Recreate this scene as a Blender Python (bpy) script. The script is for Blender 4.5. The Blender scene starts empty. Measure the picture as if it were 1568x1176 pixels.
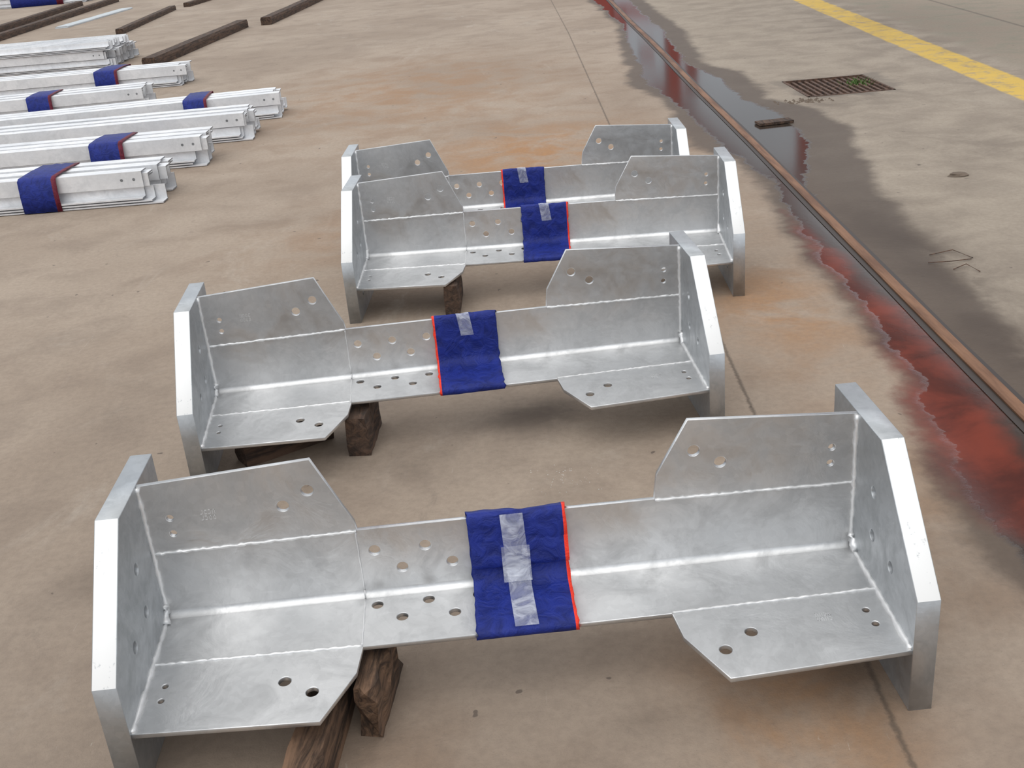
import bpy, math, random
import numpy as np
from mathutils import Vector, Matrix, noise
random.seed(7)
sc=bpy.context.scene
sc.view_settings.view_transform='Standard'
sc.view_settings.exposure=0.0
COL=bpy.context.collection

# ------------------------------------------------------------------ helpers
def link(o,parent=None):
    COL.objects.link(o)
    if parent: o.parent=parent
    return o
def empty(name,loc=(0,0,0),rz=0):
    e=bpy.data.objects.new(name,None); e.empty_display_size=.1
    e.location=loc; e.rotation_euler=(0,0,rz); return link(e)
def meshobj(name,verts,faces,mat=None,parent=None,smooth=False,mats=None,fm=None):
    me=bpy.data.meshes.new(name); me.from_pydata([tuple(v) for v in verts],[],faces); me.update()
    if mats:
        for m in mats: me.materials.append(m)
        if fm:
            for p,i in zip(me.polygons,fm): p.material_index=i
    elif mat: me.materials.append(mat)
    if smooth:
        for p in me.polygons: p.use_smooth=True
    return link(bpy.data.objects.new(name,me),parent)
class Acc:
    def __init__(s): s.v=[];s.f=[];s.m=[]
    def box(s,x0,x1,y0,y1,z0,z1,T=None,mi=0):
        b=len(s.v)
        for z in(z0,z1):
            for x,y in((x0,y0),(x1,y0),(x1,y1),(x0,y1)):
                p=Vector((x,y,z)); s.v.append(T@p if T else p)
        for q in((0,3,2,1),(4,5,6,7),(0,1,5,4),(1,2,6,5),(2,3,7,6),(3,0,4,7)):
            s.f.append(tuple(b+i for i in q)); s.m.append(mi)
    def add(s,v,f,mi=0):
        b=len(s.v); s.v+=list(v); s.f+=[tuple(b+i for i in q) for q in f]; s.m+=[mi]*len(f)
    def prism(s,prof,x0,x1,mi=0,me=0,dy=0):
        n=len(prof); v=[Vector((x0,y+dy,z)) for y,z in prof]+[Vector((x1,y,z)) for y,z in prof]
        s.add(v,[(i,(i+1)%n,n+(i+1)%n,n+i) for i in range(n)],mi)
        b=len(s.v)-2*n
        s.f+=[tuple(b+i for i in range(n-1,-1,-1)),tuple(b+i for i in range(n,2*n))]; s.m+=[me,me]
    def obj(s,name,mat=None,parent=None,mats=None,smooth=False):
        return meshobj(name,s.v,s.f,mat,parent,smooth,mats,s.m if mats else None)
def plate2d(name,outline,holes,thick,xf,mat,parent,bev=.0012):
    cu=bpy.data.curves.new(name,'CURVE'); cu.dimensions='2D'; cu.fill_mode='BOTH'; cu.extrude=thick/2-bev; cu.bevel_depth=bev; cu.bevel_resolution=1; cu.offset=-bev
    def sp(pts):
        s=cu.splines.new('POLY'); s.points.add(len(pts)-1)
        for p,q in zip(s.points,pts): p.co=(q[0],q[1],0,1)
        s.use_cyclic_u=True
    sp(outline)
    for (a,b,r) in holes:
        sp([(a+r*math.cos(t),b+r*math.sin(t)) for t in [2*math.pi*i/28 for i in range(28)]])
    o=bpy.data.objects.new(name+'_c',cu); COL.objects.link(o)
    bpy.context.view_layer.update()
    dg=bpy.context.evaluated_depsgraph_get()
    me=bpy.data.meshes.new_from_object(o.evaluated_get(dg))
    bpy.data.objects.remove(o)
    for v in me.vertices: v.co=Vector(xf(*v.co))
    me.update(); me.name=name
    me.materials.clear()
    me.materials.append(mat)
    return link(bpy.data.objects.new(name,me),parent)

# ------------------------------------------------------------------ materials
class NT:
    def __init__(s,name):
        s.m=bpy.data.materials.new(name); s.m.use_nodes=True; s.t=s.m.node_tree
        s.b=s.t.nodes['Principled BSDF']; s.l=s.t.links
        s.tc=None
    def n(s,ty,**k):
        x=s.t.nodes.new(ty)
        for a,b in k.items(): setattr(x,a,b)
        return x
    def put(s,sock,val):
        if isinstance(val,bpy.types.NodeSocket): s.l.new(val,sock)
        else: sock.default_value=val
    def coord(s,kind='Object',scale=(1,1,1)):
        if not s.tc: s.tc=s.n('ShaderNodeTexCoord')
        if kind=='world':
            g=s.n('ShaderNodeNewGeometry'); src=g.outputs['Position']
        else: src=s.tc.outputs[kind]
        mp=s.n('ShaderNodeMapping'); s.l.new(src,mp.inputs[0]); mp.inputs['Scale'].default_value=scale
        return mp.outputs[0]
    def noise(s,vec,scale,detail=4,rough=.55,dist=0):
        x=s.n('ShaderNodeTexNoise'); s.l.new(vec,x.inputs['Vector']); x.inputs['Scale'].default_value=scale
        x.inputs['Detail'].default_value=detail; x.inputs['Roughness'].default_value=rough; x.inputs['Distortion'].default_value=dist
        return x.outputs[0]
    def vor(s,vec,scale,out='Color'):
        x=s.n('ShaderNodeTexVoronoi'); s.l.new(vec,x.inputs['Vector']); x.inputs['Scale'].default_value=scale
        return x.outputs[out]
    def math(s,op,a,b=0,c=None,clamp=False):
        x=s.n('ShaderNodeMath',operation=op,use_clamp=clamp); s.put(x.inputs[0],a); s.put(x.inputs[1],b)
        if c is not None: s.put(x.inputs[2],c)
        return x.outputs[0]
    def ramp(s,v,a,b,lo=0.,hi=1.):
        x=s.n('ShaderNodeMapRange',interpolation_type='SMOOTHSTEP'); s.put(x.inputs[0],v)
        for i,q in enumerate((a,b,lo,hi)): s.put(x.inputs[i+1],q)
        return x.outputs[0]
    def mix(s,f,a,b,mode='MIX'):
        x=s.n('ShaderNodeMix',data_type='RGBA',blend_type=mode); s.put(x.inputs[0],f)
        s.put(x.inputs[6],a if isinstance(a,bpy.types.NodeSocket) else (*a,1)); s.put(x.inputs[7],b if isinstance(b,bpy.types.NodeSocket) else (*b,1))
        return x.outputs[2]
    def attr(s,name):
        x=s.n('ShaderNodeAttribute',attribute_name=name); return x.outputs['Fac']
    def bump(s,h,st=.3,d=.002):
        x=s.n('ShaderNodeBump'); x.inputs['Strength'].default_value=st; x.inputs['Distance'].default_value=d
        s.l.new(h,x.inputs['Height']); s.l.new(x.outputs[0],s.b.inputs['Normal'])
    def set(s,**k):
        nm={'col':'Base Color','rough':'Roughness','metal':'Metallic','alpha':'Alpha','spec':'Specular IOR Level','sheen':'Sheen Weight'}
        for a,b in k.items(): s.put(s.b.inputs[nm[a]], (*b,1) if isinstance(b,tuple) else b)
        return s.m

def galv(name,c1,c2,r0=.26,r1=.46,metal=.90,bst=.5,streak=.30):
    g=NT(name); v=g.coord(); big=g.noise(v,2.2,3,.5,.6); med=g.noise(v,9,5,.62,.8); sp=g.noise(v,70,3,.6)
    cell=g.vor(v,75,'Color'); sep=g.n('ShaderNodeSeparateColor'); g.l.new(cell,sep.inputs[0])
    c=g.mix(g.ramp(big,.35,.65),c1,c2)
    c=g.mix(g.ramp(med,.42,.70,0,.50),c,tuple(x*.74 for x in c1))
    c=g.mix(.07,c,g.mix(sep.outputs[0],(.3,.3,.3),(.95,.95,.95)))
    st=g.noise(g.coord(scale=(2.5,20,20)),4,5,.65,.6)
    c=g.mix(g.ramp(st,.60,.76,0,streak),c,(.84,.84,.84))
    st2=g.noise(g.coord(scale=(16,3,3)),3,5,.7,1.5)
    c=g.mix(g.ramp(st2,.63,.72,0,streak*.7),c,(.40,.41,.42))
    g.set(col=c,metal=metal,rough=g.math('ADD',g.ramp(med,.3,.7,r0,r1),g.math('MULTIPLY',sp,.08)))
    g.bump(g.math('ADD',g.math('MULTIPLY',big,7),g.math('ADD',g.math('MULTIPLY',med,1.),g.math('MULTIPLY',sp,.12))),bst,.003)
    return g.m
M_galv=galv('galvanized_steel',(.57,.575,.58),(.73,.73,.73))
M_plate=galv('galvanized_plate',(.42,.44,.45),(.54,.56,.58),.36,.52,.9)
M_weld=galv('weld_bead',(.70,.70,.70),(.86,.86,.86),.35,.5,.7)
M_bar=galv('galvanized_bar',(.80,.81,.83),(.92,.92,.93),.4,.55,.45,.3,.15)
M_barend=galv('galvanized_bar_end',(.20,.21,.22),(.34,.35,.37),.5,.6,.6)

g=NT('white_chamfer_edge'); v=g.coord(); n1=g.noise(v,60,4,.7); n2=g.noise(v,9,3)
g.set(col=g.mix(g.ramp(g.math('ADD',n1,g.math('MULTIPLY',n2,.35)),.80,.92),(.93,.93,.92),(.5,.52,.54)),rough=.5,metal=0.); M_white=g.m  # paler, non-metallic colour for the plate chamfers

def cloth(name,base):
    g=NT(name); v=g.coord(); w=g.noise(v,26,4,.6,1.2); fz_=g.noise(v,300,2)
    g.set(col=g.mix(g.ramp(w,.3,.7),base,tuple(min(1,c*1.7+.003) for c in base)),rough=.6,spec=.35)
    g.bump(g.math('ADD',g.math('MULTIPLY',w,2),g.math('MULTIPLY',fz_,.15)),.7,.005); return g.m
M_blue=cloth('blue_fabric',(.005,.014,.135))
M_red=cloth('red_selvage',(.80,.035,.015))
M_darkred=cloth('dark_red_selvage',(.10,.008,.02))
g=NT('clear_tape'); v=g.coord(); w=g.noise(v,20,3,.5,1.6)
g.set(col=(.72,.75,.84),rough=.10,alpha=g.ramp(w,.38,.66,.26,.60),spec=1.); g.bump(w,.9,.012); M_tape=g.m

def wood(name,a,b):
    g=NT(name); v=g.coord(scale=(14,1.5,14)); n1=g.noise(v,3,6,.65,.8); n2=g.noise(g.coord(),30,3)
    g.set(col=g.mix(g.ramp(g.math('ADD',n1,g.math('MULTIPLY',n2,.2)),.45,.78),a,b),rough=.85); g.bump(n1,.8,.012); return g.m
M_wood=wood('weathered_timber',(.035,.020,.012),(.20,.115,.068))
M_wood2=wood('old_dark_timber',(.035,.022,.016),(.12,.07,.045))

g=NT('rusty_rail_steel'); v=g.coord(scale=(1,.12,1)); n1=g.noise(v,22,4,.6); n2=g.noise(g.coord(),60,3)
g.set(col=g.mix(g.ramp(n1,.35,.65),(.14,.062,.03),(.25,.125,.065)),rough=.6,metal=.15); g.bump(n2,.25,.002); M_rail=g.m
g=NT('rusty_grate_iron'); v=g.coord(); n1=g.noise(v,30,5,.7)
g.set(col=g.mix(g.ramp(n1,.35,.65),(.05,.03,.022),(.16,.09,.06)),rough=.75,metal=.2); M_grate=g.m
g=NT('red_crane_paint'); v=g.coord(); n1=g.noise(v,3,5,.7)
g.set(col=g.mix(g.ramp(n1,.4,.7),(.42,.05,.035),(.28,.032,.022)),rough=.5); M_crane=g.m
g=NT('pit_concrete'); g.set(col=(.03,.025,.02),rough=.9); M_pit=g.m
g=NT('stone'); n1=g.noise(g.coord(),20,4); g.set(col=g.mix(n1,(.08,.06,.045),(.22,.17,.13)),rough=.9); M_stone=g.m
g=NT('zinc_chips'); g.set(col=(.55,.52,.48),rough=.7); M_chip=g.m
g=NT('grass'); g.set(col=(.07,.14,.025),rough=.7); M_grass=g.m
g=NT('pale_board'); n1=g.noise(g.coord(),6,4); g.set(col=g.mix(n1,(.4,.46,.5),(.6,.62,.63)),rough=.6); M_pale=g.m

# ------------------------------------------------------------------ ground
def sd_poly(px,py,poly):
    P=np.array(poly); n=len(P); d=np.full(px.shape,1e9); ins=np.zeros(px.shape,bool)
    for i in range(n):
        a=P[i]; b=P[(i+1)%n]; e=b-a
        t=np.clip(((px-a[0])*e[0]+(py-a[1])*e[1])/(e@e),0,1)
        d=np.minimum(d,np.hypot(px-a[0]-t*e[0],py-a[1]-t*e[1]))
        c=((a[1]>py)!=(b[1]>py))
        if b[1]!=a[1]: ins^= c&(px<(b[0]-a[0])*(py-a[1])/(b[1]-a[1])+a[0])
    return np.where(ins,d,-d)
xs=sorted(set([-30,-20,-15,-12,-10,-8,-7]+[round(-6+.1*i,3) for i in range(66)]+[round(.6+.025*i,3) for i in range(133)]+[3.925,4,4.1,4.2,4.4,4.6,4.8,5,5.5,6,7,9,12,20,30]+[2.22,2.83]))
ys=[-12,-6,-3,-1,0,.5]; y=.8
while y<11: ys.append(round(y,3)); y+=.03 if y<5 else .05
while y<50: ys.append(round(y,3)); y+=.12 if y<20 else 1
ys=sorted(set(ys+[7.68,8.38]))
X,Yg=np.meshgrid(np.array(xs),np.array(ys)); nx,ny=len(xs),len(ys)
DR=(2.22,2.83,7.68,8.38)
wet=[(1.55,16.39),(1.52,12.92),(1.29,10.77),(1.13,8.86),(1.23,8.04),(1.21,7.40),(1.19,6.46),(1.36,5.71),(1.24,4.79),(1.23,4.34),(1.20,3.97),(1.18,3.61),(1.21,3.35),(1.19,3.08),(1.11,2.77),(1.03,2.40),(1.01,2.16),(1.01,1.84),(1.0,1.2),(1.35,1.2),(1.55,2.5),(1.60,2.87),(1.64,3.27),(1.70,3.61),(1.72,3.94),(1.82,4.75),(1.97,5.59),(2.17,6.52),(2.18,7.29),(1.98,7.79),(2.11,8.81),(1.90,9.70),(2.13,11.79),(2.26,15.67),(2.3,22),(1.7,22)]
water=[(1.62,16),(1.6,12.9),(1.40,10.6),(1.28,8.86),(1.34,7.6),(1.34,6.4),(1.42,5.6),(1.34,4.8),(1.30,4.3),(1.27,3.9),(1.26,3.5),(1.25,3.1),(1.16,2.7),(1.1,2.3),(1.1,1.5),(1.36,1.5),(1.43,2.9),(1.46,3.9),(1.49,4.9),(1.62,5.6),(1.86,6.4),(1.90,7.2),(1.80,7.9),(1.86,8.8),(1.74,9.7),(1.92,11.8),(2.05,15.6),(2.1,20),(1.8,20)]
red=[(1.33,5.0),(1.27,4.4),(1.25,3.93),(1.23,3.38),(1.20,3.13),(1.12,2.77),(1.06,2.5),(1.09,2.2),(1.2,2.0),(1.31,2.3),(1.35,2.69),(1.39,3.09),(1.39,3.5),(1.38,3.93),(1.38,4.5)]  # outline of the red reflection painted on the wet floor
def blobs(L):
    o=np.zeros(X.shape)
    for bx,by,rx,ry,a in L: o=np.maximum(o,a*np.exp(-(((X-bx)/rx)**2+((Yg-by)/ry)**2)))
    return o
jt=np.interp(Yg,[-12,1.49,3.58,7.37,12.7,50],[.5,.64,.73,.80,.97,1.8])
A={'wet':np.clip(sd_poly(X,Yg,wet),-.5,.5),'water':np.clip(sd_poly(X,Yg,water),-.5,.5),'redrefl':np.clip(sd_poly(X,Yg,red),-.5,.5),
 'joint':X-jt,'yel':X-(2.92+.065*Yg),'side':X-(1.34+.03*Yg),
 'rust':blobs([(.3,6.6,.7,1.1,.9),(.50,1.62,.17,.30,1),(.98,3.7,.25,.6,.7),(-.6,9.5,1.2,2,.5),(1.0,5.2,.2,1,.4),(-.5,5.2,.7,.7,.35),(.9,2.3,.3,.5,.35),(-.3,1.3,.3,.3,.5)]),
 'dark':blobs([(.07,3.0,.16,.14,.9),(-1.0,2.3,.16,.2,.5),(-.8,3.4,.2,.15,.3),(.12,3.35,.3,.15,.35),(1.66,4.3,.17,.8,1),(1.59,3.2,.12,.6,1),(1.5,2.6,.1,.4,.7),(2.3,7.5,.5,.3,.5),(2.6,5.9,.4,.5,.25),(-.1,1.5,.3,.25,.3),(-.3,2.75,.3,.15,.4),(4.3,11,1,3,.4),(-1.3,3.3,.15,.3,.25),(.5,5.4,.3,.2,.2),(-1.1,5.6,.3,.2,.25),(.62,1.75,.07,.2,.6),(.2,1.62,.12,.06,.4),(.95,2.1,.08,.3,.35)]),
 'nearshade':blobs([(-1.6,1.0,1.6,1.6,1.),(.2,.8,2,1.2,.6)]),  # dimmer light on the foreground floor, as a colour mask
 'drain':sd_poly(X,Yg,[(2.12,7.52),(2.96,7.58),(2.99,8.47),(2.15,8.42)])}
verts=np.stack([X,Yg,np.zeros_like(X)],-1).reshape(-1,3)
faces=[]
for j in range(ny-1):
    for i in range(nx-1):
        cx=(xs[i]+xs[i+1])/2; cy=(ys[j]+ys[j+1])/2
        if DR[0]<cx<DR[1] and DR[2]<cy<DR[3]: continue
        k=j*nx+i; faces.append((k,k+1,k+nx+1,k+nx))
g=NT('stained_concrete'); v=g.coord('world')
n_big=g.noise(v,.55,5,.6,.5); n_mid=g.noise(v,3.2,6,.62,.4); n_f=g.noise(v,45,5,.7); n_vf=g.noise(v,260,2,.5)
c=g.mix(g.ramp(n_big,.32,.68),(.310,.240,.182),(.400,.322,.252))
c=g.mix(g.ramp(n_mid,.42,.72,0,.50),c,(.225,.172,.132))
c=g.mix(g.ramp(g.noise(g.coord('world',(1,.5,1)),1.6,7,.72,1.6),.54,.74,0,.50),c,(.47,.41,.345))
c=g.mix(g.ramp(g.noise(g.coord('world',(1,.7,1)),5.5,7,.75,1.0),.58,.76,0,.50),c,(.18,.145,.12))
side=g.attr('side')
c=g.mix(g.ramp(side,.0,.3,0,.75),c,g.mix(g.ramp(n_mid,.3,.7),(.37,.32,.255),(.26,.22,.175)))
yel=g.attr('yel'); c=g.mix(g.ramp(yel,.35,.6,0,.6),c,g.mix(g.ramp(n_mid,.35,.6),(.18,.18,.13),(.37,.30,.23)))
c=g.mix(g.math('MULTIPLY',g.attr('rust'),g.ramp(n_mid,.35,.65,.15,1)),c,(.39,.195,.075))
c=g.mix(g.math('MULTIPLY',g.attr('nearshade'),.35),c,(.17,.13,.10))  # foreground light falloff painted as darker concrete
scr=g.noise(g.coord('world',(14,1.2,1)),2.5,6,.8,2.0); c=g.mix(g.ramp(scr,.655,.70,0,.42),c,(.56,.50,.43))
scr2=g.noise(g.coord('world',(2,9,1)),1.7,7,.85,3.0); c=g.mix(g.ramp(scr2,.655,.70,0,.42),c,(.54,.48,.41))
scr3=g.noise(g.coord('world',(5,5,1)),1.3,8,.85,5.0); c=g.mix(g.ramp(scr3,.64,.69,0,.5),c,(.13,.10,.085))
c=g.mix(g.ramp(n_f,.3,.75,0,.28),c,(.14,.108,.085))
c=g.mix(g.ramp(n_vf,.62,.75,0,.30),c,(.12,.09,.07))
sp_=g.noise(v,18,2,.5); c=g.mix(g.ramp(sp_,.735,.76,0,.7),c,(.08,.06,.05))
dr=g.attr('drain'); c=g.mix(g.math('MULTIPLY',g.ramp(g.math('ADD',dr,g.math('MULTIPLY',g.math('SUBTRACT',n_mid,.5),.5)),-.03,.10),.65),c,(.17,.145,.12))
ja=g.math('ABSOLUTE',g.math('ADD',g.attr('joint'),g.math('MULTIPLY',g.math('SUBTRACT',n_f,.5),.02)))
c=g.mix(g.ramp(ja,.0,.010,.7,0),c,(.08,.06,.045))
sep=g.n('ShaderNodeSeparateXYZ'); g.l.new(v,sep.inputs[0])
yy=g.math('ADD',sep.outputs[1],g.math('MULTIPLY',g.math('SUBTRACT',n_mid,.5),.04))
for yj in (11.3,17.5):
    c=g.mix(g.math('MULTIPLY',g.ramp(g.math('ABSOLUTE',g.math('SUBTRACT',yy,yj)),0,.014,.35,0),g.ramp(sep.outputs[0],.6,.8)),c,(.1,.08,.06))
j2=g.math('ABSOLUTE',g.math('SUBTRACT',yel,1.27)); c=g.mix(g.ramp(j2,.0,.03,.6,0),c,(.07,.06,.05))
ym=g.math('MULTIPLY',g.ramp(g.math('ADD',yel,g.math('MULTIPLY',n_mid,.05)),.01,.04),g.ramp(g.math('ADD',yel,g.math('MULTIPLY',n_mid,.05)),.29,.32,1,0))
c=g.mix(g.math('MULTIPLY',ym,g.ramp(g.noise(v,7,6,.75),.36,.52,.3,.95)),c,(.66,.44,.08))
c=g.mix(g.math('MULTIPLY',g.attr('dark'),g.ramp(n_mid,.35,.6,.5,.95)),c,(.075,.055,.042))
# wet / water, plus the crane's red reflection painted into the colour
wn=g.math('MULTIPLY',g.math('SUBTRACT',g.noise(v,2.2,3,.5),.5),.22)
wn2=g.math('MULTIPLY',g.math('SUBTRACT',g.noise(v,14,6,.65),.5),.09)
W1=g.ramp(g.math('ADD',g.math('ADD',g.attr('wet'),wn),wn2),-.03,.07)
W2=g.ramp(g.math('ADD',g.math('ADD',g.attr('water'),g.math('MULTIPLY',wn,.8)),wn2),-.01,.02)
c=g.mix(g.math('MULTIPLY',W1,.80),c,(.065,.045,.033))
RD=g.ramp(g.math('ADD',g.math('ADD',g.attr('redrefl'),g.math('MULTIPLY',wn,.8)),wn2),-.04,.06)
c=g.mix(g.math('MULTIPLY',W2,.80),c,(.022,.016,.013))
c=g.mix(g.math('MULTIPLY',RD,.85),c,g.mix(g.ramp(n_mid,.35,.65),(.21,.045,.028),(.075,.022,.017)))  # red mirror image of the crane, put into the base colour
rough=g.math('SUBTRACT',g.math('SUBTRACT',.88,g.math('MULTIPLY',W1,.22)),g.math('MULTIPLY',W2,.56),clamp=True)
g.set(col=c,rough=rough,spec=g.math('SUBTRACT',g.math('SUBTRACT',.5,g.math('MULTIPLY',W1,.12)),g.math('MULTIPLY',W2,.10)))
h=g.math('MULTIPLY',g.math('ADD',g.math('MULTIPLY',n_mid,2.),g.math('ADD',n_f,g.math('MULTIPLY',n_vf,.25))),g.math('SUBTRACT',1,g.math('MULTIPLY',W2,.96)))
g.bump(h,.32,.006); M_ground=g.m
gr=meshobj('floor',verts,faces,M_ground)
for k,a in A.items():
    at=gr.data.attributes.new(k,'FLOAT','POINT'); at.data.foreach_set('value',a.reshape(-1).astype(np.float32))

# drain
E=empty('drain_grate',((DR[0]+DR[1])/2,(DR[2]+DR[3])/2,0))
hx,hy=(DR[1]-DR[0])/2,(DR[3]-DR[2])/2
a=Acc()
a.add([Vector(p) for p in [(-hx,-hy,0),(hx,-hy,0),(hx,hy,0),(-hx,hy,0),(-hx,-hy,-.3),(hx,-hy,-.3),(hx,hy,-.3),(-hx,hy,-.3)]],[(0,4,5,1),(1,5,6,2),(2,6,7,3),(3,7,4,0),(4,7,6,5)])
a.obj('pit',M_pit,E)
a=Acc()
for i in range(13):
    x=-hx+.03+i*(2*hx-.06)/12
    a.box(x-.010,x+.010,-hy+.01,hy-.01,-.045,-.006)
for yv in(-hy+.008,0,hy-.022): a.box(-hx+.002,hx-.002,yv,yv+.014,-.05,-.012)
a.box(-hx,-hx+.016,-hy,hy,-.05,.004); a.box(hx-.016,hx,-hy,hy,-.05,.004); a.box(-hx,hx,-hy,-hy+.014,-.05,.004); a.box(-hx,hx,hy-.014,hy,-.05,.004)
a.obj('bars',M_grate,E)
a=Acc()
for i in range(70):
    x=random.gauss(.17,.045); yv=random.gauss(.05,.06); an=random.uniform(0,6.28); L=random.uniform(.04,.10)
    dx,dy=math.cos(an)*L*.7,math.sin(an)*L*.7
    a.add([Vector((x-.006,yv,-.03)),Vector((x+.006,yv,-.03)),Vector((x+dx,yv+dy,L*.6-.02))],[(0,1,2)])
a.obj('grass_tuft',M_grass,E)

# rail
def railx(y): return 1.34+.03*y
R=empty('crane_rail',(0,0,0))
prof=[(-.020,.0),(-.021,.008),(-.016,.013),(.016,.013),(.021,.008),(.020,.0)]
ysr=[.3+.6*i for i in range(50)]
v=[];f=[]
for y_ in ysr:
    for (px,pz) in prof: v.append((railx(y_)+px+.004*math.sin(y_*1.3),y_,pz))
n=len(prof)
for j in range(len(ysr)-1):
    for i in range(n-1): f.append((j*n+i,j*n+i+1,(j+1)*n+i+1,(j+1)*n+i)[::-1])
meshobj('rail_head',v,f,M_rail,R)
g=NT('groove_dark'); g.set(col=(.03,.02,.015),rough=.5); M_groove=g.m  # flat dark strips along both sides of the rail head
v=[];f=[]
for y_ in ysr:
    for px in(-.044,-.020,.020,.040): v.append((railx(y_)+px+.004*math.sin(y_*1.3)+random.uniform(-.003,.003)*(abs(px)>.03),y_,.0025))
for j in range(len(ysr)-1):
    f.append((j*4,j*4+1,j*4+5,j*4+4)); f.append((j*4+2,j*4+3,j*4+7,j*4+6))
meshobj('rail_groove',v,f,M_groove,R)

# ------------------------------------------------------------------ bracket
W=1.5;S=.4648;CH=.204;CZ=.2217;SD=.4611;T=.0444
YH=.3245;ZH=.162;TH=.010
XI=W/2-T
fz=lambda y:.137+.077*y
def front(a,b,c): return (a,b,fz(b)+c)
def tube(path,r,seg=6,jit=0):
    v=[];f=[];P=[Vector(p) for p in path]
    for i,p in enumerate(P):
        d=(P[min(i+1,len(P)-1)]-P[max(i-1,0)]).normalized()
        u=d.orthogonal().normalized(); w=d.cross(u)
        rr=r*(1+random.uniform(-jit,jit))
        for k in range(seg):
            t=2*math.pi*k/seg; v.append(p+u*math.cos(t)*rr+w*math.sin(t)*rr)
    for i in range(len(P)-1):
        for k in range(seg): f.append((i*seg+k,i*seg+(k+1)%seg,(i+1)*seg+(k+1)%seg,(i+1)*seg+k))
    f.append(tuple(range(seg))[::-1]); f.append(tuple((len(P)-1)*seg+k for k in range(seg)))
    return v,f
def lerp(p,q,n): return [tuple(p[k]+(q[k]-p[k])*i/n for k in range(3)) for i in range(n+1)]

def wrap(name,parent,x0,x1,red_side,seed):
    o=.005; yf=.172
    inner=[(YH+TH+o,.155),(YH+TH+o,.24),(YH+TH+o,.316),(YH+.004,.321),(YH-o,.317)]
    for i in range(1,9): inner.append((YH-o,.317-(.317-.188)*i/8))
    inner+= [(YH-.012,.177),(YH-.024,.168)]
    for i in range(1,9):
        y_=YH-.03+(yf-YH+.03)*i/8; inner.append((y_,fz(y_)+o))
    inner+=[(yf-.006,.149),(yf-.003,.138)]
    for i in range(1,5):
        y_=yf+(YH+TH+o-yf)*i/5; inner.append((y_,fz(y_)-TH-o))
    inner.append((YH+TH+o-.004,.142))
    n=len(inner); m=32; v=[];mi=[];f=[]
    for i in range(m+1):
        t=i/m; x=x0+(x1-x0)*t
        for j,(y_,z_) in enumerate(inner):
            w=noise.noise(Vector((x*14,j*.35,seed*7.1)))
            w2=noise.noise(Vector((x*45,j*.9,seed*3.3)))
            ex=0
            if i in(0,m): ex=.006*noise.noise(Vector((j*.8,seed,i)))
            k=.0045*w+.0024*w2+.003
            back = j<3 ; und= j>=n-5
            v.append((x+ex,y_+(k if back else -k)*.8,z_+(-k if und else k)*.8))
    for i in range(m):
        for j in range(n):
            f.append((i*n+j,i*n+(j+1)%n,(i+1)*n+(j+1)%n,(i+1)*n+j))
            mi.append(1 if ((red_side>0 and i>=m-1) or (red_side<0 and i<1)) else 0)
    ob=meshobj(name,v,f,None,parent,True,[M_blue,M_red],mi)
    md=ob.modifiers.new('s','SOLIDIFY'); md.thickness=.002; md.offset=1
    return inner
def strip(name,parent,path,x0,x1,off,mat,seed,skew=0,nx_=8,red=False):
    n=len(path); v=[];f=[];mi=[]
    for i in range(nx_+1):
        x=x0+(x1-x0)*i/nx_
        for j,q in enumerate(path):
            y_,z_=q[0],q[1]; ee=q[2] if len(q)>2 else 0
            k=off+ee+.0022*noise.noise(Vector((x*60,j*.8,seed)))
            v.append((x+skew*j/n,y_-k,z_+k))
    for i in range(nx_):
        for j in range(n-1): f.append((i*n+j,i*n+j+1,(i+1)*n+j+1,(i+1)*n+j)); mi.append(1 if red and i==nx_-1 else 0)
    return meshobj(name,v,f,None,parent,True,[mat,M_red],mi)

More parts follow.
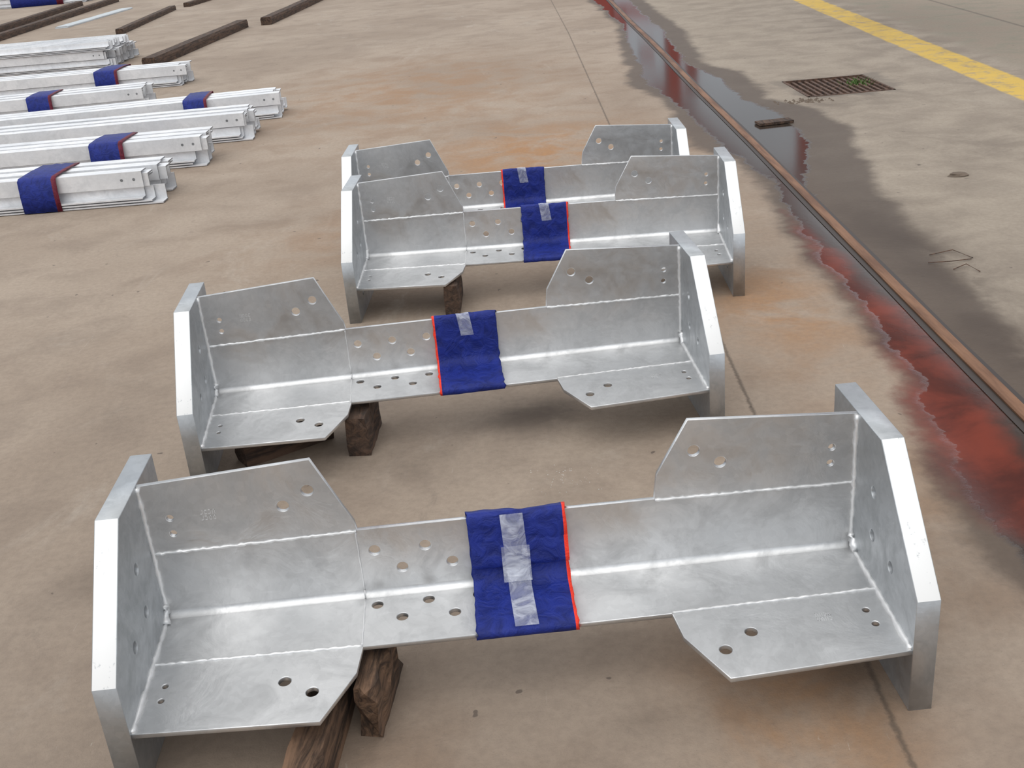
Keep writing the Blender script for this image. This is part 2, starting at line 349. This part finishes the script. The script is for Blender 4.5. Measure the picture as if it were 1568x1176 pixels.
def bracket(loc,yaw,cl,red_side,seed,tapefull=False):
    E=empty('galvanized_steel_bracket',(loc[0],loc[1],0),yaw)
    prof=[(0,0),(0,S-CZ),(CH,S),(SD,S),(SD,0)]
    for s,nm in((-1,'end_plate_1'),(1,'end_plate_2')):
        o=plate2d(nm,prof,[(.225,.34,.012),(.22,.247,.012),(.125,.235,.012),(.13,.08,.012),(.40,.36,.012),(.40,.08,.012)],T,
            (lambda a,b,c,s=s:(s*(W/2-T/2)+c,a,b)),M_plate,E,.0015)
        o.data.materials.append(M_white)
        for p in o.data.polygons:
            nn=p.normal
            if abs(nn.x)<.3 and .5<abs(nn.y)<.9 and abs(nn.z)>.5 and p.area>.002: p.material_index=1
    hb=[(-.382,.417,.012),(-.434,.388,.012),(-.655,.387,.007),(-.655,.352,.007),(.379,.417,.012),(.432,.386,.012),(.656,.393,.007),(.654,.358,.007),
        (-.270,.266,.0115),(-.168,.266,.0115),(-.066,.266,.0115),(-.219,.220,.0115),(-.117,.222,.0115),(-.015,.22,.0115)]
    ob=[(-XI,ZH),(-XI,.463),(-.368,.484),(-.320,.378),(-.301,.338),(-.298,.317),(.298,.317),(.300,.345),(.304,.372),(.368,.486),(XI,.463),(XI,ZH)]
    plate2d('back_leg_and_gussets',ob,hb,TH,(lambda a,b,c:(a,YH+TH/2-c,b)),M_galv,E)
    of=[(-XI,YH),(-XI,.003),(-.368,-.014),(-.308,.10),(-.300,.170),(.300,.170),(.308,.10),(.368,-.018),(XI,.002),(XI,YH)]
    hf=[(-.442,.097,.012),(-.388,.062,.012),(-.668,.118,.006),(-.668,.080,.006),(.377,.056,.012),(.435,.096,.012),(.663,.122,.007),(.667,.082,.007),
        (-.276,.290,.0115),(-.172,.291,.0115),(-.07,.290,.0115),(-.225,.246,.0115),(-.120,.243,.0115),(-.02,.245,.0115)]
    plate2d('front_leg_and_gussets',of,hf,TH,(lambda a,b,c:front(a,b,c-TH/2)),M_galv,E)
    r=.018; arc=[]
    for i in range(9):
        t=math.radians(90*i/8); arc.append((YH-r+r*math.cos(t)+.0004,ZH-.0015+r-r*math.sin(t)-.0006*i/8))
    arc=[(YH+TH,ZH+r),*arc,(YH-r,ZH-TH),(YH+TH,ZH-TH-.002)]
    n=len(arc); v=[(-XI,*p) for p in arc]+[(XI,*p) for p in arc]
    f=[(i,(i+1)%n,n+(i+1)%n,n+i) for i in range(n)]
    fo=meshobj('heel_fillet',v,f,M_galv,E)
    for p in fo.data.polygons: p.use_smooth = 1<=p.index<=8
    a=Acc()
    def wl(p,q,r=.0034,nn=60):
        P=lerp(p,q,nn); P=[(x+random.uniform(-.0008,.0008),y+random.uniform(-.0008,.0008),z+random.uniform(-.0010,.0010)) for x,y,z in P]
        a.add(*tube(P,r,7,.30))
    for s in(-1,1):
        wl((s*.30,YH-.001,.315),(s*XI,YH-.001,.309)); wl((s*.30,.172,fz(.172)),(s*XI,.180,fz(.18)))
        wl((s*(XI-.002),YH-.002,ZH+.01),(s*(XI-.002),YH-.002,.46),.0058,30); wl((s*(XI-.002),YH-.01,ZH),(s*(XI-.002),.005,.139),.0058,30)
        wl((s*(XI-.003),YH-.004,ZH+.03),(s*(XI-.003),YH-.03,ZH+.0),.008,6)
    wl((-.302,YH-.0,.316),(-.302,YH-.0,ZH+.012),.0020,12); wl((-.302,YH-.012,ZH-.001),(-.302,.172,fz(.172)-.0005),.0020,12)
    wl((-.302,YH-.0,ZH+.012),(-.302,YH-.012,ZH+.001),.0020,2)
    a.obj('weld_beads',M_weld,E,smooth=True)
    a=Acc(); rn=random.Random(seed)
    def mark(x,y_,pl):
        for k in range(4):
            for seg in range(4):
                if rn.random()<.75:
                    xx=x+k*.008
                    q={0:(0,.005,0,.0011),1:(0,.005,.008,.0091),2:(0,.0012,0,.0091),3:(.004,.005,0,.0091)}[seg]
                    if pl=='b': a.box(xx+q[0],xx+q[1],YH-.0008,YH+.001,y_+q[2],y_+q[3])
                    else: a.box(xx+q[0],xx+q[1],y_+q[2],y_+q[3],fz(y_)-.001,fz(y_)+.0013)
    mark(-.595,.388,'b'); mark(-.595,.375,'b'); mark(.565,.105,'f'); mark(.565,.118,'f')
    a.obj('stamped_mark',M_weld,E)
    inner=wrap('blue_cloth_wrap',E,cl[0],cl[1],red_side,seed)
    vis=inner[3:23]
    if tapefull:
        path=[(q[0],q[1],(.0,.0,.004,.007,.009,.011,.013,.014,.011,.008,.006,.005,.003,.002)[i] if i<14 else 0.) for i,q in enumerate(vis)]
        strip('adhesive_tape',E,path[1:],-.014,.032,.0082,M_tape,seed,.010)
        strip('adhesive_tape_patch',E,[(q[0],q[1],q[2]+.001) for q in path[6:12]],-.017,.040,.0092,M_tape,seed+3,.0)
        strip('cloth_flap',E,[(YH-.006,.278),(YH-.010,.26),(YH-.0135,.246),(YH-.0165,.232),(YH-.019,.220),(YH-.020,.212),(YH-.015,.204)],cl[0]+.003,cl[1]+.001,.0015,M_blue,seed+5,0,24,True)
    else:
        strip('adhesive_tape',E,vis[0:6],cl[0]+.07,cl[0]+.108,.0082,M_tape,seed,.012)
    return E
bracket((-.0253,1.5732),.0291,(-.080,.118),1,1,True)
bracket((-.1555,2.7344),.0630,(-.043,.146),-1,2)
bracket((.1526,3.9104),-.0501,(-.073,.112),1,3)
bracket((.0917,4.5640),-.0267,(-.064,.127),-1,4)

# ------------------------------------------------------------------ timber
def timber(name,p,q,w,h,mat,seed,seg=10,rough=.006,ragged=.02):
    p=Vector((*p,0));q=Vector((*q,0)); d=(q-p); L=d.length; d.normalize()
    v=[];f=[]
    prof=[(-.5,0),(-.5,.35),(-.5,.7),(-.44,1),(-.2,1),(.1,1),(.42,1),(.5,.7),(.5,.35),(.5,0)]
    n=len(prof)
    for i in range(seg+1):
        for j,(a_,b_) in enumerate(prof):
            jit=rough if b_>0 else rough*.4
            e=(noise.noise(Vector((j*1.7,seed,i)))*ragged if i in(0,seg) else 0)
            ww=a_*w+jit*noise.noise(Vector((i*.6,j,seed))); zz=max(0,b_*h+(jit*noise.noise(Vector((i*.5,j*1.3,seed+9))) if 0<b_ else 0))
            zz=min(zz,h)
            v.append(Vector((ww,-L/2+L*i/seg+e,zz)))
    for i in range(seg):
        for j in range(n):
            f.append((i*n+j,i*n+(j+1)%n,(i+1)*n+(j+1)%n,(i+1)*n+j)[::-1])
    f.append(tuple(range(n))); f.append(tuple(seg*n+k for k in range(n))[::-1])
    ob=meshobj(name,v,f,mat)
    ob.location=(p+q)/2; ob.rotation_euler=(0,0,math.atan2(d.y,d.x)-math.pi/2)
    return ob
timber('timber_block',(-.43,1.45),(-.385,1.93),.07,.095,M_wood,1,12,.012,.05)
timber('timber_block',(-.325,1.655),(-.30,1.86),.045,.118,M_wood,2,8,.014,.07)
timber('timber_block',(-.455,2.835),(-.44,3.05),.065,.12,M_wood2,3,8,.012,.03)
timber('timber_block',(-.80,2.85),(-.56,3.0),.07,.08,M_wood2,4)
timber('timber_block',(-.20,3.93),(-.19,4.2),.055,.122,M_wood2,5,8,.014)
for i,(p,q,w,h) in enumerate([((-3.75,12.9),(-3.45,16.9),.16,.11),((-3.12,16.98),(-2.83,21.2),.16,.11),((-5.46,17.6),(-5.70,21.84),.12,.08),((-5.55,22.3),(-5.27,25.5),.12,.08),((-8.24,19.0),(-8.70,25.7),.14,.10),((-7.60,17.9),(-8.0,26.0),.14,.1)]):
    timber('timber_plank',p,q,w,h,M_wood2,20+i,12)
timber('pale_board',(-7.1,19.8),(-6.95,23.2),.22,.03,M_pale,40)

# ------------------------------------------------------------------ bundles
def bundle(x,y,yaw,w,h,L,cloths,seed):
    E=empty('galvanized_angle_bundle',(x,y,0),yaw)
    rnd=random.Random(seed); a=Acc(); t=.008
    rows=2 if h<.26 else 3
    leg=min(.090,(h/rows)-.008); gap=.007
    ncol=max(2,round(w/.125)); pit=(w-leg-.02)/max(1,ncol-1)
    for r in range(rows):
        flip = (r%2==0)   # lower layer lies as open L facing the front, upper layer caps it
        for c in range(ncol - (1 if r==rows-1 and ncol>3 else 0)):
            y0=c*pit+(.022 if r%2 else 0)+rnd.uniform(-.008,.008); z0=.004+r*(leg+gap)
            sh=rnd.uniform(-.03,.03)
            for k in range(3):
                o=k*(t+.008); lg=leg-o
                xe=rnd.uniform(-.06,.05)-k*.015
                x0_=-L+rnd.uniform(-.1,.1)
                if flip:
                    yb=y0+leg-o; zb=z0+o
                    pr=[(y0-o*.3,zb),(yb,zb),(yb,z0+leg),(yb-t,z0+leg),(yb-t,zb+t),(y0-o*.3,zb+t)]
                else:
                    yy0=y0+o; zt=z0+leg-o
                    pr=[(yy0,z0),(yy0+t,z0),(yy0+t,zt-t),(yy0+leg,zt-t),(yy0+leg,zt),(yy0,zt)]
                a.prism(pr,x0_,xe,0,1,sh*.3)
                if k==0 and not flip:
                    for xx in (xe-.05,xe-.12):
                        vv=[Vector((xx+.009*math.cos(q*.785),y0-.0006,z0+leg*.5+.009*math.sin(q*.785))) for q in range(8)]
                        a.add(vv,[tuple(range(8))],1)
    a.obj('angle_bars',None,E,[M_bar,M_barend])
    H=rows*(leg+gap)-gap+.004
    for (c0,c1) in cloths:
        prof=[(-.012,.004),(-.014,H*.5),(-.004,H*.98),(.02,H+.010),(w*.5,H+.012),(w-.01,H+.006),(w+.02,H*.6),(w+.02,.004)]
        m=8;n=len(prof);v=[];f=[];mi=[]
        for i in range(m+1):
            xx=c0+(c1-c0)*i/m
            for j,(yy,zz) in enumerate(prof):
                k=.008*noise.noise(Vector((xx*20,j*2.,seed)))
                v.append((xx,yy-abs(k) if j<3 else yy,max(.004,zz+abs(k))))
        for i in range(m):
            for j in range(n-1): f.append((i*n+j,(i+1)*n+j,(i+1)*n+j+1,i*n+j+1)); mi.append(1 if i==m-1 else 0)
        ob=meshobj('blue_cloth_wrap',v,f,None,E,True,[M_blue,M_darkred],mi)
        md=ob.modifiers.new('s','SOLIDIFY'); md.thickness=.003; md.offset=-1
    return E
bundle(-1.93,6.22,-.03,.40,.20,3.2,[(-.76,-.54)],11)
bundle(-1.86,7.16,-.01,.36,.20,3.4,[(-.72,-.50)],12)
bundle(-1.70,7.93,.02,.42,.20,3.4,[],13)
bundle(-1.62,8.76,.09,.46,.20,3.6,[(-.72,-.54)],14)
bundle(-2.95,9.75,.06,.40,.24,3.6,[(-.97,-.76)],15)
bundle(-2.95,11.15,.0,.5,.24,4.2,[(-.85,-.62)],16)
bundle(-4.30,13.25,-.05,1.0,.32,4.5,[],17)
bundle(-3.05,5.3,-.02,.35,.2,1.5,[],18)
bundle(-9.0,27.0,.0,.7,.32,2.2,[(-1.7,-.5)],19)

# ------------------------------------------------------------------ red crane structure beyond the frame (seen in puddle)
E=empty('red_crane_girder',(0,0,0)); a=Acc()
a.box(5.0,5.5,4.5,34,4.3,5.0)
for yv in (4.8,9,21,33): a.box(5.95,6.25,yv,yv+.3,0,4.3); a.box(5.0,6.25,yv,yv+.3,4.05,4.3)
a.obj('girder',M_crane,E)
E=empty('red_gantry_bogie',(3.6,25,0)); a=Acc()
for b in((-.7,.7,-.3,.3,.9,1.2),(-.7,-.45,-.3,.3,1.2,2.8),(.45,.7,-.3,.3,1.2,2.8),(-.7,.7,-.3,.3,2.8,3.1),(-.15,.15,-.3,.3,1.9,2.1),(-1.3,-.7,-.25,.25,.0,1.6),(.7,1.3,-.25,.25,.0,1.6)): a.box(*b)
a.obj('frame',M_crane,E)

# ------------------------------------------------------------------ debris
a=Acc(); Tm=Matrix.Translation((1.79,6.92,.0))@Matrix.Rotation(.1,4,'Z'); a.box(-.11,.11,-.05,.05,.003,.018,Tm); a.obj('scrap_board',M_wood2)
def stone(name,x,y,r,seed):
    v=[];f=[]; nu,nv=10,6
    for j in range(nv+1):
        for i in range(nu):
            th=math.pi*j/nv*.5; ph=2*math.pi*i/nu; k=1+.45*noise.noise(Vector((math.cos(ph)*1.5,math.sin(ph)*1.5,seed+j*.4)))
            v.append((r*k*math.cos(ph)*math.cos(th),r*.7*k*math.sin(ph)*math.cos(th),r*.35*math.sin(th)))
    for j in range(nv):
        for i in range(nu): f.append((j*nu+i,j*nu+(i+1)%nu,(j+1)*nu+(i+1)%nu,(j+1)*nu+i))
    f.append(tuple(nv*nu+i for i in range(nu)))
    o=meshobj(name,v,f,M_stone); o.location=(x,y,0.001); return o
stone('broken_stone',2.29,5.30,.05,1)
stone('broken_stone',1.62,3.05,.02,2)
a=Acc()
a.add(*tube([(1.66,4.05,.004),(1.74,4.02,.012),(1.83,4.05,.004)],.002)); a.add(*tube([(1.70,4.14,.004),(1.80,4.16,.01),(1.84,4.06,.004)],.002)); a.add(*tube([(1.72,3.95,.004),(1.78,3.98,.01),(1.80,3.90,.004)],.002))
a.obj('wire_scrap',M_grate)
def gravel(name,n,cx,cy,sx,sy,r0,r1,mat,seed,ok):
    a=Acc(); rn=random.Random(seed)
    for i in range(n):
        x=cx+sx*max(-1.8,min(1.8,rn.gauss(0,1))); y_=cy+sy*max(-1.8,min(1.8,rn.gauss(0,1)));r=rn.uniform(r0,r1)
        if not ok(x,y_): continue
        an=rn.uniform(0,3)
        a.add([Vector((x+math.cos(an)*r,y_+math.sin(an)*r,0)),Vector((x-math.sin(an)*r,y_+math.cos(an)*r,0)),Vector((x-math.cos(an)*r,y_-math.sin(an)*r,0)),Vector((x+math.sin(an)*r*1.4,y_-math.cos(an)*r,0)),Vector((x,y_,r))],[(0,1,4),(1,2,4),(2,3,4),(3,0,4)])
    a.obj(name,mat)
gravel('zinc_chips',55,.12,2.60,.05,.045,.0006,.0018,M_chip,3,lambda x,y:y<2.70)
gravel('gravel_debris',70,2.15,7.55,.10,.05,.004,.013,M_stone,4,lambda x,y:y<7.66)

# ------------------------------------------------------------------ light
w=bpy.data.worlds.new('overcast_sky'); sc.world=w; w.use_nodes=True; nt=w.node_tree; bg=nt.nodes['Background']
tc=nt.nodes.new('ShaderNodeTexCoord'); sp=nt.nodes.new('ShaderNodeSeparateXYZ'); nt.links.new(tc.outputs['Generated'],sp.inputs[0])
mr=nt.nodes.new('ShaderNodeMapRange'); nt.links.new(sp.outputs[2],mr.inputs[0]); mr.inputs[1].default_value=0; mr.inputs[2].default_value=.9
mx=nt.nodes.new('ShaderNodeMix'); mx.data_type='RGBA'; nt.links.new(mr.outputs[0],mx.inputs[0]); mx.inputs[6].default_value=(.62,.68,.75,1); mx.inputs[7].default_value=(1.0,1.0,1.0,1)
nz=nt.nodes.new('ShaderNodeTexNoise'); nt.links.new(tc.outputs['Generated'],nz.inputs['Vector']); nz.inputs['Scale'].default_value=1.9; nz.inputs['Detail'].default_value=3
mr2=nt.nodes.new('ShaderNodeMapRange'); mr2.interpolation_type='SMOOTHSTEP'; nt.links.new(nz.outputs[0],mr2.inputs[0])
for i,q in enumerate((.35,.65,.65,1.55)): mr2.inputs[i+1].default_value=q
nt.links.new(mx.outputs[2],bg.inputs[0]); nt.links.new(mr2.outputs[0],bg.inputs[1])
sl=bpy.data.lights.new('soft_sun','SUN'); sl.energy=1.0; sl.angle=math.radians(70); sl.color=(1,.99,.97)
so=bpy.data.objects.new('soft_sun',sl); link(so); so.rotation_euler=Vector((-.35,-.55,1)).to_track_quat('Z','Y').to_euler()

# ------------------------------------------------------------------ camera
p,r=.4176,.0887
fw=Vector((0,math.cos(p),-math.sin(p)));up=Vector((0,math.sin(p),math.cos(p)));rt=Vector((1,0,0))
cx=rt*math.cos(r)-up*math.sin(r); cy=rt*math.sin(r)+up*math.cos(r); cz=-fw
Mx=Matrix((cx,cy,cz)).transposed().to_4x4(); Mx.translation=(0,0,1.4417)
cd=bpy.data.cameras.new('camera'); cd.sensor_width=36; cd.lens=36*1680.5/1568; cd.clip_end=200
co=bpy.data.objects.new('camera',cd); link(co); co.matrix_world=Mx; sc.camera=co
